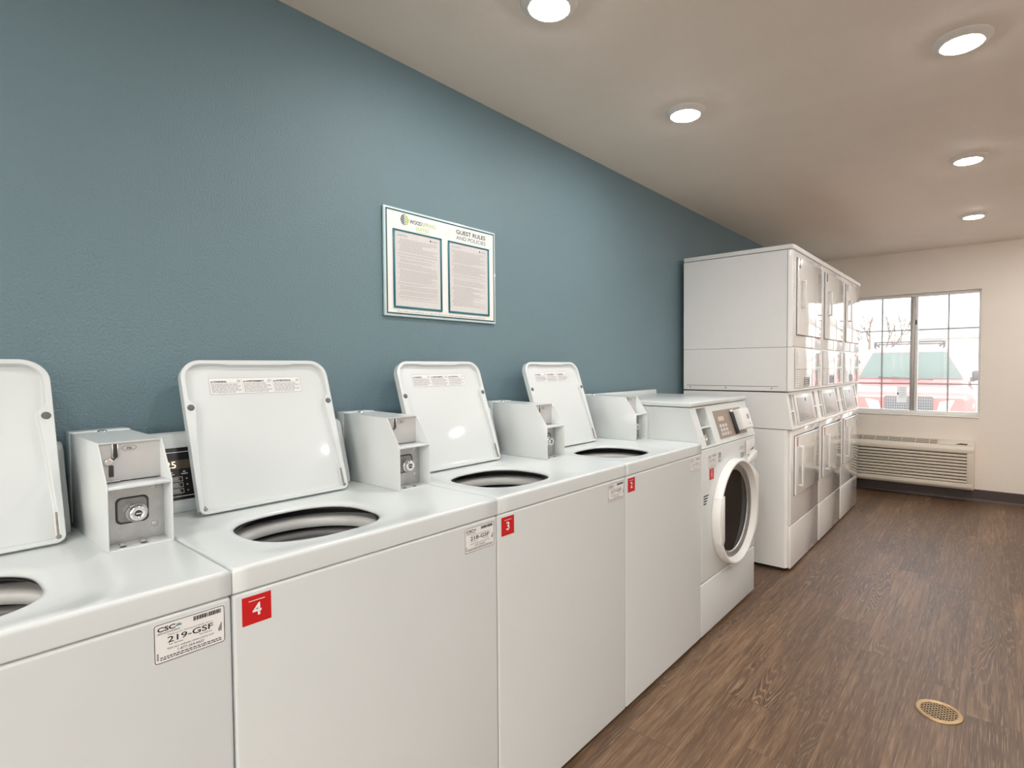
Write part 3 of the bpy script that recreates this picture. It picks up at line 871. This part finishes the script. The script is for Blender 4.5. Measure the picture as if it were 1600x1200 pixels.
# ------------------------------------------------------------------ stacked dryers
DY0, DW = 3.083, .6954
def dryer(y0, label):
    t = thing('stacked_dryer', label, 'dryer', (.39, y0 + DW / 2, 0), 'row of stacked dryers')
    X0, X1 = .036, .738
    ya, yb = y0 + .001, y0 + DW - .001
    # rounded corner body, footprint (x,y)
    def foot(x1, r=.03):
        o = [(X0, ya), (X0, yb)]
        o.append((x1, yb))
        for k in range(7):
            a = -PI / 2 * k / 6
            o.append((x1 - r + r * math.cos(a), ya + r + r * math.sin(a)))
        return o
    def foot2(x1, r=.022):
        o = [(X0, ya), (X0, yb)]
        for k in range(5):
            a = PI / 2 - PI / 2 * k / 4; o.append((x1 - .006 + .006 * math.cos(a), yb - .006 + .006 * math.sin(a)))
        for k in range(7):
            a = -PI / 2 * k / 6; o.append((x1 - r + r * math.cos(a), ya + r + r * math.sin(a)))
        return o
    Z = lambda a, q, c: Vector((a, q, c))
    b = MB(M['dryer'])
    b.prism(foot2(X1 - .022), Z, .02, .276); b.prism(foot2(X1 - .022), Z, .276, .868)
    b.m(M['black']); b.box(X0 + .02, X1 - .05, ya + .02, yb - .02, 0, .021)
    b.m(M['dryer'])
    # side seams and base strip
    fs = Fr((0, ya, 0), (1, 0, 0), (0, 0, 1))
    b.fbox(fs, X0 + .02, .575, .03, .045, -.002, .0012); 
    b.fbox(fs, .578, .581, .03, .80, 0, .0006)
    b.build('lower_cabinet', t)
    b = MB(M['gloss'])
    b.box(X1 - .022, X1 - .008, ya + .026, yb - .004, .014, .276, .003); b.build('kick_panel', t)
    b = MB(M['gloss'])
    b.box(X1 - .022, X1 - .008, ya + .026, yb - .004, .281, .866, .003); b.build('lower_front_panel', t)
    def door(z0, z1, hz0, hz1, sticker, name):
        bb = MB(M['gloss'])
        x0 = X1 - .008 if z1 < 1 else X1 - .0005
        fd = Fr((x0, y0, 0), (0, 1, 0), (0, 0, 1))
        bb.m(M['black']); bb.fbox(fd, .086, .652, z0 - .003, z1 + .003, 0, .001)
        bb.m(M['gloss']); bb.fbox(fd, .089, .649, z0, z1, .001, .014, .004, 3)
        d = bb.build('door', t)
        bb = MB(M['plastic'])
        for zz in (hz0 + .006, hz1 - .006): bb.fbox(fd, .148, .172, zz - .006, zz + .006, .0135, .034, .002)
        bb.fbox(fd, .146, .174, hz0, hz1, .030, .040, .004)
        bb.build('handle', d)
        for zz in (z0 + .10, z1 - .10):
            bb = MB(M['darkmetal']); bb.fbox(fd, .650, .656, zz - .028, zz + .028, .001, .012); bb.build('hinge', d)
        bb = MB(sticker); bb.fbox(fd, .100, .128, z1 - .062, z1 - .008, .0142, .0146)
        bb.m(M['paper']); bb.frame_rect(fd, .107, .121, z1 - .050, z1 - .028, .003, .015); bb.rect(fd, .106, .122, z1 - .020, z1 - .016, .015)
        bb.build('number_sticker', d, 'small dark red sticker in the door corner')
        bb = MB(M['greyink'])
        for r in range(4): bb.rect(fd, .575 + .004 * r, .625 - .003 * r, z1 - .05 - r * .014, z1 - .044 - r * .014, .0145)
        bb.build('printed_note', d)
        bb = MB(M['greyink'])
        for r in range(3): bb.rect(fd, .638, .644, z1 - .07 - r * .03, z1 - .058 - r * .03, .0145)
        bb.build('printed_dots', d)
    door(.456, .823, .506, .760, M['redpale'], 'lower')
    # slanted control console
    b = MB(M['dryer'])
    z0, z1 = .872, 1.096; xb, xt = X1 + .004, X1 - .034
    pr = [(X0, z0), (xb, z0), (xt, z1), (X0, z1)]
    for yy in (ya, yb): b.poly([Vector((a, yy, z)) for a, z in pr])
    b.poly([Vector((X0, ya, z1)), Vector((xt, ya, z1)), Vector((xt, yb, z1)), Vector((X0, yb, z1))])
    b.poly([Vector((X0, ya, z0)), Vector((xb, ya, z0)), Vector((xb, yb, z0)), Vector((X0, yb, z0))])
    fc = Fr((xb, y0, z0), (0, 1, 0), (xt - xb, 0, z1 - z0)); Lc = math.hypot(xt - xb, z1 - z0)
    g = M['grayplate']
    b.plate(fc, .001, DW - .001, 0, Lc, [(.045, .105, .112, .212, .03, g), (.045, .105, .022, .104, .03, g), (.59, .65, .112, .212, .03, g), (.59, .65, .022, .104, .03, g)])
    con = b.build('control_console', t)
    b = MB(M['dryer']); b.fbox(fc, .135, .56, .018, .212, .0, .006, .003)
    b.m(M['grayplate']); b.fbox(fc, .175, .52, .035, .185, .006, .0075, .0005)
    b.m(M['greyink']); 
    for r in range(3): b.rect(fc, .20, .40 - .04 * r, .055 + r * .012, .058 + r * .012, .008)
    b.m(M['black']); b.disc(Fr(fc.p(.37, .168, .0082), fc.u, fc.v), .011, 0, 16)
    b.build('control_panel', con)
    for a in (.075, .62):
        b = MB(M['chrome']); f6 = Fr(fc.p(a, .055, -.03), fc.u, fc.v); b.lathe([(.017, 0), (.017, .016), (.012, .02), (.004, .02)], f6, 18, cap1=True)
        b.build('coin_lock', con)
    # upper cabinet
    b = MB(M['dryer'])
    b.prism(foot2(X1 - .004, .026), Z, 1.104, 1.372); b.prism(foot2(X1 - .004, .026), Z, 1.374, 1.958)
    for a, wd in ((.163, .004), (.321, .003), (.429, .003), (.575, .003)): b.fbox(fs, a, a + wd, 1.15, 1.925, 0, .0006)
    b.m(M['darkmetal']); b.fbox(fs, .06, .66, 1.1315, 1.134, 0, .0008)
    for a in (.085, .33, .62): b.disc(Fr(fs.p(a, 1.121, .0006), fs.u, fs.v), .004, 0, 10)
    b.fbox(fs, .7085, .7105, 1.11, 1.955, 0, .0008)
    b.build('upper_cabinet', t)
    b = MB(M['dryer']); b.prism(foot2(X1 + .006, .028), Z, 1.962, 1.990, .004, 2)
    b.m(M['black']); b.box(X0 + .01, X1 - .012, ya + .006, yb - .006, 1.957, 1.9625)
    b.build('top_cover', t)
    # lint panel with notices
    fd = Fr((X1 - .004, y0, 0), (0, 1, 0), (0, 0, 1))
    b = MB(M['gloss']); b.fbox(fd, .028, DW - .006, 1.377, 1.955, -.004, .0035, .002); b.build('upper_front_panel', t)
    b = MB(M['gloss']); b.fbox(fd, .07, DW - .012, 1.118, 1.366, 0, .006, .003)
    b.fbox(fd, .07, DW - .012, 1.238, 1.243, .006, .010, .0015)
    lp_ = b.build('lint_panel', t)
    c0, c1 = .0062, .0066
    def notice(a0, a1, q0, q1, rows, grey=False):
        b = MB(M['greyink'] if grey else M['paper']); b.fbox(fd, a0, a1, q0, q1, c0, c1); b.m(M['paper'] if grey else M['greyink'])
        w_, h_ = a1 - a0, q1 - q0
        for r in range(rows): b.rect(fd, a0 + .15 * w_, a1 - (.15 + .1 * (r % 3)) * w_, q0 + h_ * (r + .4) / rows, q0 + h_ * (r + .65) / rows, .0069)
        b.build('notice_sticker', lp_)
    notice(.085, .15, 1.128, 1.228, 7); notice(.60, .66, 1.128, 1.228, 7); notice(.085, .125, 1.255, 1.345, 6); notice(.62, .66, 1.255, 1.345, 6)
    notice(.26, .40, 1.128, 1.185, 4, True)
    door(1.450, 1.920, 1.615, 1.790, M['darkmetal'], 'upper')
    noorg()
    return t
d0 = dryer(DY0, 'white stacked dryer at the near end of the row, its ribbed side facing the viewpoint')
for k, lab in ((1, 'white stacked dryer in the middle of the row of three'), (2, 'white stacked dryer at the far end of the row, next to the window wall')):
    c = dup(d0); c.location.y += k * DW; c['label'] = lab

# ------------------------------------------------------------------ wall sign
def sign():
    t = thing('wall_sign', 'framed white sign with teal border and two sheets of guest rules on the blue wall', 'sign', (0, 1.03, 1.4465))
    fr = Fr((0.001, 0, 0), (0, 1, 0), (0, 0, 1))
    Y0, Y1, Z0, Z1 = .756, 1.306, 1.4465, 1.8345
    b = MB(M['acryl']); b.fbox(fr, Y0, Y1, Z0, Z1, 0, .010, .002)
    b.build('backing_board', t)
    b = MB(M['signw']); b.fbox(fr, Y0 + .006, Y1 - .006, Z0 + .006, Z1 - .006, .010, .0108)
    c = .0112
    b.m(M['tealdark']); b.frame_rect(fr, Y0 + .0075, Y1 - .0075, Z0 + .0075, Z1 - .0075, .0055, c)
    # leaf mark
    cx, cz, hh, ww = .844, 1.797, .0215, .0185
    def leaf(sgn, q):  # half leaf outline x at height q in [-1,1]
        return cx + sgn * ww * math.sqrt(max(0, 1 - abs(q) ** 1.7)) 
    for sgn, mt in ((-1, M['navy']), (1, M['lime'])):
        b.m(mt)
        for k in range(6):
            q0 = -.95 + k * .31; q1 = q0 + .22
            dz = .28
            b.poly([fr.p(cx + sgn * .0008, cz + q0 * hh, c), fr.p(cx + sgn * .0008, cz + q1 * hh, c), fr.p(leaf(sgn, min(.98, q1 + dz)), cz + min(.98, q1 + dz) * hh, c), fr.p(leaf(sgn, min(.96, q0 + dz)), cz + min(.96, q0 + dz) * hh, c)])
    b.m(M['navy']); b.text('WOOD', fr, .866, 1.789, .0145, c, w=.054, bold=.02)
    b.m(M['lime']); b.text('SPRING', fr, .9225, 1.789, .0145, c, w=.063)
    b.text('SUITES', fr, .893, 1.769, .0125, c, w=.060)
    b.rect(fr, .893, .955, 1.763, 1.7642, c)
    b.m(M['navy']); b.text('GUEST RULES', fr, 1.088, 1.793, .0165, c, w=.160, bold=.02)
    b.text('AND POLICIES', fr, 1.088, 1.771, .0145, c, w=.160)
    b.m(M['greyink']); b.text('Our rules and policies can also be found at: www.woodspringsuites.com/policies', fr, .806, 1.4625, .0062, c, w=.435)
    b.build('sign_face', t)
    for y0, y1 in ((.792, 1.013), (1.044, 1.267)):
        z0, z1 = 1.4765, 1.7585
        b = MB(M['teal']); w = .0075
        for a0, a1, q0, q1 in ((y0, y1, z0, z0 + w), (y0, y1, z1 - w * .7, z1), (y0, y0 + w, z0 + w, z1 - w * .7), (y1 - w, y1, z0 + w, z1 - w * .7)):
            b.fbox(fr, a0, a1, q0, q1, .0108, .0145, .0008, 1)
        f = b.build('sheet_frame', t, 'teal frame around a printed sheet')
        b = MB(M['paper2']); b.fbox(fr, y0 + w, y1 - w, z0 + w, z1 - w * .7, .0109, .0115)
        c2 = .0119
        b.m(M['greyink'])
        b.text('Guest Rules', fr, y0 + .020, z1 - .022, .006, c2)
        b.m(M['navy']); b.rect(fr, y1 - .056, y1 - .051, z1 - .023, z1 - .016, c2); b.text('WOODSPRING', fr, y1 - .048, z1 - .022, .0038, c2, w=.028)
        b.m(mt_line)
        rnd = random.Random(int(y0 * 100))
        z = z1 - .033
        while z > z0 + .03:
            x1 = y1 - .022 - rnd.choice((0, 0, 0, .01, .03, .07)); x = y0 + .020 + (.008 if rnd.random() < .6 else 0)
            while x < x1:
                l = rnd.uniform(.006, .022); b.rect(fr, x, min(x + l, x1), z, z + .0015, c2); x += l + .0015
            z -= .0040 if rnd.random() < .85 else .007
        b.build('printed_sheet', f)
    noorg()
mt_line = mat('fine_print', (.46, .44, .44), .6)
sign()

# ------------------------------------------------------------------ air conditioner
def ac():
    x0, x1 = .49, 1.557; yF, yW = YW - .16, YW - .0005
    t = thing('wall_air_conditioner', 'cream through-wall air conditioner with louvred front below the window', 'air conditioner', ((x0 + x1) / 2, YW - .08, .11))
    b = MB(M['acplast'])
    prof = [(yW, .112), (yF + .012, .118), (yF, .135), (yF, .492), (yF + .014, .512), (yW - .02, .552), (yW, .555)]
    b.prism(prof, lambda a, q, c: Vector((c, a, q)), x0, x1, .006, 2)
    b.build('case', t)
    b = MB(M['acplast']); ff_ = Fr((0, yF, 0), (1, 0, 0), (0, 0, 1))
    b.m(M['acdark']); b.fbox(ff_, x0 + .02, x1 - .055, .178, .448, .0002, .0012)
    b.m(M['acplast'])
    n = 9
    for k in range(n):
        z = .182 + k * .0295
        b.prism([(.0, z), (.010, z + .001), (.013, z + .016), (.0, z + .0225)], lambda a, q, c: ff_.p(c, q, a), x0 + .02, x1 - .052 - .002, .001, 1)
    b.fbox(ff_, x0 + .01, x1 - .012, .453, .490, .0, .011, .004); b.fbox(ff_, x0 + .01, x1 - .012, .138, .177, .0, .011, .004)
    b.fbox(ff_, x1 - .054, x1 - .012, .1765, .4535, .0, .011, .003)
    b.build('louvred_front', t)
    # top grille
    p0 = Vector((0, yF + .014, .512)); p1 = Vector((0, yW - .02, .552)); ft = Fr(p0, (1, 0, 0), p1 - p0); Lt = (p1 - p0).length
    b = MB(M['acdark']); b.fbox(ft, x0 + .02, 1.275, .022, Lt - .012, .0002, .001)
    b.m(M['acplast'])
    for k in range(5):
        q = .030 + k * .0205; b.fbox(ft, x0 + .02, 1.275, q, q + .0065, .001, .004)
    x = x0 + .05
    while x < 1.27:
        b.fbox(ft, x, x + .005, .022, Lt - .012, .001, .0045); x += .112
    b.build('top_grille', t)
    b = MB(M['acplast']); b.fbox(ft, 1.285, x1 - .02, .012, Lt - .006, .0003, .006, .004)
    b.m(M['acdark']); b.prism([(1.41, .020), (1.50, .020), (1.51, .048), (1.45, .052)], lambda a, q, c: ft.p(a, q, c), .0062, .0068)
    b.build('control_door', t, 'plain flap with a finger notch')
    noorg()
ac()

# ------------------------------------------------------------------ floor drain
def drain():
    cx, cy, R = 1.550, 2.010, .073
    t = thing('floor_drain', 'round brass floor drain with lattice grate set in the wood floor', 'floor drain', (cx, cy, 0))
    fr = Fr((cx, cy, 0), (1, 0, 0), (0, 1, 0))
    b = MB(M['brass']); b.lathe([(R, .0002), (R, .0025), (R - .003, .0042), (R - .016, .0036), (R - .018, .0022), (R - .018, .0006)], fr, 56)
    b.build('rim', t)
    b = MB(M['black']); b.disc(fr, R - .0175, .0006, 48); b.build('drain_well', t)
    b = MB(M['brass']); r = R - .0178; s = .0118; w = .0017
    for k in range(-5, 6):
        o = k * s
        if abs(o) >= r - .002: continue
        h = math.sqrt(r * r - o * o)
        for rot in (PI / 4, -PI / 4):
            f2 = Fr((cx, cy, 0), (math.cos(rot), math.sin(rot), 0), (-math.sin(rot), math.cos(rot), 0))
            b.fbox(f2, -h, h, o - w, o + w, .0010, .0024)
    b.build('grate', t)
    noorg()
drain()

# ------------------------------------------------------------------ outside
GZ = -.15
b = MB(M['asphalt']); b.box(-40, 40, -40, 90, GZ - .1, GZ); struct(b.build('ground'))
def car():
    t = thing('car', 'red sport utility car with roof rack parked nose-in outside the window', 'car', (0, 0, 0))
    b = MB(M['carred'])
    def sec(Y, w, z0, z1, r):
        o = []
        for k, (sx, sz) in enumerate(((1, 1), (-1, 1), (-1, -1), (1, -1))):
            for q in range(7):
                a = (k + q / 6) * PI / 2
                rr = r if sz > 0 else .06
                o.append(Vector((sx * (w - rr) + rr * math.cos(a), Y, (z1 - rr if sz > 0 else z0 + rr) + rr * math.sin(a))))
        return o
    S = [(0, .70, .42, .90, .05), (.03, .78, .38, .965, .08), (.10, .85, .35, .995, .12), (.35, .89, .33, 1.04, .14), (.75, .91, .32, 1.085, .14), (1.12, .92, .30, 1.125, .13), (1.4, .925, .3, 1.15, .12), (3.6, .925, .3, 1.16, .12), (4.35, .90, .34, 1.13, .14), (4.55, .82, .42, 1.0, .15)]
    b.loops([sec(*s) for s in S], True, True, True)
    # greenhouse
    def gh(z, y0, y1, w, r):
        o = []
        for k, (sx, sy) in enumerate(((1, 1), (-1, 1), (-1, -1), (1, -1))):
            for q in range(5):
                a = (k + q / 4) * PI / 2
                o.append(Vector((sx * (w - r) + r * math.cos(a), (y1 - r if sy > 0 else y0 + r) + r * math.sin(a), z)))
        return o
    b.loops([gh(1.10, 1.10, 4.48, .86, .10), gh(1.30, 1.32, 4.42, .82, .12), gh(1.66, 1.88, 4.25, .69, .16), gh(1.735, 2.02, 4.15, .62, .2), gh(1.755, 2.25, 3.95, .45, .2)], True, False, True)
    b.build('body', t)
    # windscreen lies on the sloping front of the greenhouse, between the pillars
    def wy(z):
        for (z0, q0), (z1, q1) in zip(((1.10, 1.10), (1.30, 1.32), (1.66, 1.88)), ((1.30, 1.32), (1.66, 1.88), (1.735, 2.02))):
            if z <= z1: return q0 + (q1 - q0) * (z - z0) / (z1 - z0)
    b = MB(M['carglass']); g = []
    for i in range(9):
        z = 1.17 + .47 * i / 8; hw = .765 - .20 * i / 8
        g.append([Vector((hw * (j / 6 - 1), wy(z) - .014, z + .006)) for j in range(13)])
    b.loops(g, False); b.build('windscreen', t, 'green tinted windscreen')
    for sgn in (-1, 1):
        b = MB(M['carglass'])
        b.poly([Vector((sgn * .868, 1.62, 1.16)), Vector((sgn * .868, 4.2, 1.16)), Vector((sgn * .722, 4.05, 1.62)), Vector((sgn * .722, 2.05, 1.62))])
        b.build('side_window', t)
        b = MB(M['cardark']); b.box(sgn * 1.02 - .115, sgn * 1.02 + .115, 1.42, 1.52, 1.14, 1.31, .04, 3); b.box(min(sgn * .88, sgn * .95), max(sgn * .88, sgn * .95), 1.44, 1.5, 1.12, 1.20, .01)
        b.build('side_mirror', t)
        b = MB(M['lamp'])
        b.prism([(sgn * .36, .68), (sgn * .78, .70), (sgn * .84, .79), (sgn * .80, .86), (sgn * .55, .875), (sgn * .40, .84)], lambda a, q, c: Vector((a, c + .10 * (abs(a) / .8) ** 3, q)), -.045, .10, .01, 2)
        b.build('headlight', t)
        b = MB(M['cardark']); x = sgn * .55
        b.box(x - .02, x + .02, 2.15, 3.9, 1.80, 1.84, .01); [b.box(x - .02, x + .02, yy, yy + .08, 1.72, 1.81) for yy in (2.2, 3.75)]
        b.build('roof_rail', t)
        for yy in (.85, 3.62):
            b = MB(M['tyre']); f = Fr((sgn * .80, yy, .33), (0, 1, 0), (0, 0, 1))
            b.lathe([(.0, -.11), (.30, -.11), (.33, -.08), (.33, .08), (.30, .12), (.21, .125)], f, 28)
            b.m(M['galv']); b.lathe([(.21, .12), (.10, .10), (.02, .11)], f, 28, cap1=True); b.lathe([(.21, -.12), (.10, -.10), (.02, -.11)], f, 28, cap1=True)
            b.build('wheel', t)
        b = MB(M['cardark']); b.tube([Vector((sgn * .10 + .25, 1.08, 1.155)), Vector((sgn * .10 - .35, 1.16, 1.20))], .010); b.build('wiper', t)
    b = MB(M['cardark']); b.box(-.58, .58, 2.28, 2.34, 1.835, 1.865, .01); b.box(-.58, .58, 3.5, 3.56, 1.835, 1.865, .01); b.build('roof_crossbar', t)
    b = MB(M['cardark']); b.box(-.32, .32, -.03, .05, .64, .925, .02)
    b.m(M['galvdark'])
    for r in range(6): b.box(-.31, .31, -.036, -.028, .665 + r * .042, .674 + r * .042)
    for k in range(21): b.box(-.31 + k * .0305, -.303 + k * .0305, -.035, -.029, .65, .915)
    b.build('grille', t)
    b = MB(M['cardark']); b.box(-.84, .84, -.07, .10, .36, .62, .05, 3); b.build('front_bumper', t)
    b = MB(M['carred'])
    t.location = (.64, 9.75, GZ); t.rotation_euler = (0, 0, math.radians(6.0))
    b.bm.free()
    noorg()
car()

def tree(x, y, h, seed, label, thick, spread=.5):
    rnd = random.Random(seed); b = MB(M['bark'])
    def br(p, d, l, r, dep):
        pts = [p]; q = p
        dd = d.copy()
        for k in range(3):
            dd = (dd + Vector((rnd.uniform(-1, 1), rnd.uniform(-1, 1), rnd.uniform(-.3, .6))) * .16).normalized(); q = q + dd * l / 3; pts.append(q)
        b.tube(pts, r, 5, r * .6)
        if dep == 0: return
        for k in range(rnd.choice((2, 3, 3))):
            nd = (dd + Vector((rnd.uniform(-1, 1), rnd.uniform(-1, 1), rnd.uniform(-.1, .8))) * spread * 1.3).normalized()
            br(pts[rnd.choice((2, 3, 3))], nd, l * rnd.uniform(.6, .8), r * .55, dep - 1)
    br(Vector((x, y, GZ)), Vector((0, 0, 1)), h * .33, h * thick, 5)
    global ORG
    ORG = Vector((x, y, GZ))
    tag(b.build('bare_tree'), label, 'tree'); noorg()
tree(-2.62, 26., 4.9, 5, 'low bare brown tree beyond the car, at the left edge of the window view', .026)
tree(-2.45, 33., 5.2, 8, 'taller bare tree behind the car roof in the left window pane', .014)
def building():
    t = thing('building', 'long pale low building far behind the car in the right window pane', 'building', (8, 46, GZ))
    b = MB(M['bldg']); b.box(-2.5, 26, 44, 52, GZ, 3.0); b.build('wall', t)
    b = MB(M['roof']); b.prism([(43.6, 3.0), (52.4, 3.0), (48, 4.0)], lambda a, q, c: Vector((c, a, q)), -2.9, 26.4); b.build('roof', t)
    noorg()
building()

# ------------------------------------------------------------------ world, camera, render look
w = bpy.data.worlds.new('overcast_sky'); SC.world = w; w.use_nodes = True
nt = w.node_tree; bg = nt.nodes['Background']
sky = nn(nt, 'ShaderNodeTexSky')
try:
    sky.sky_type = 'NISHITA'; sky.sun_disc = False; sky.sun_elevation = math.radians(38); sky.sun_rotation = math.radians(160)
    sky.air_density = 1.0; sky.dust_density = 4.
except Exception: pass
hs = nn(nt, 'ShaderNodeMix', data_type='RGBA'); hs.inputs[0].default_value = .85
hs.inputs[7].default_value = (1., .985, .96, 1)
nt.links.new(sky.outputs[0], hs.inputs[6]); nt.links.new(hs.outputs[2], bg.inputs[0])
bg.inputs[1].default_value = 2.0

f_, yaw, pit, rol = 857.045, .6765, .0308, -.0059
d = Vector((-math.sin(yaw) * math.cos(pit), math.cos(yaw) * math.cos(pit), -math.sin(pit)))
r = d.cross(Vector((0, 0, 1))).normalized(); u = r.cross(d)
c, s = math.cos(rol), math.sin(rol)
r2 = r * c + u * s; u2 = u * c - r * s
cam = bpy.data.cameras.new('camera'); co = bpy.data.objects.new('camera', cam); COL.objects.link(co)
mw = Matrix(((r2.x, u2.x, -d.x, 1.6911), (r2.y, u2.y, -d.y, -.3831), (r2.z, u2.z, -d.z, 1.2598), (0, 0, 0, 1)))
co.matrix_world = mw
cam.sensor_fit = 'HORIZONTAL'; cam.sensor_width = 36.; cam.lens = f_ / 1600 * 36; cam.shift_x = -66.667 / 1600
cam.clip_start = .02; cam.clip_end = 300
SC.camera = co
SC.view_settings.view_transform = 'Standard'; SC.view_settings.look = 'None'
SC.view_settings.exposure = .45; SC.view_settings.gamma = 1.; SC.view_settings.use_curve_mapping = False
SC.cycles.use_denoising = True
SC.cycles.max_bounces = 10; SC.cycles.diffuse_bounces = 6; SC.cycles.glossy_bounces = 6; SC.cycles.transparent_max_bounces = 12
SC.cycles.sample_clamp_indirect = 6.; SC.cycles.caustics_reflective = False; SC.cycles.caustics_refractive = False
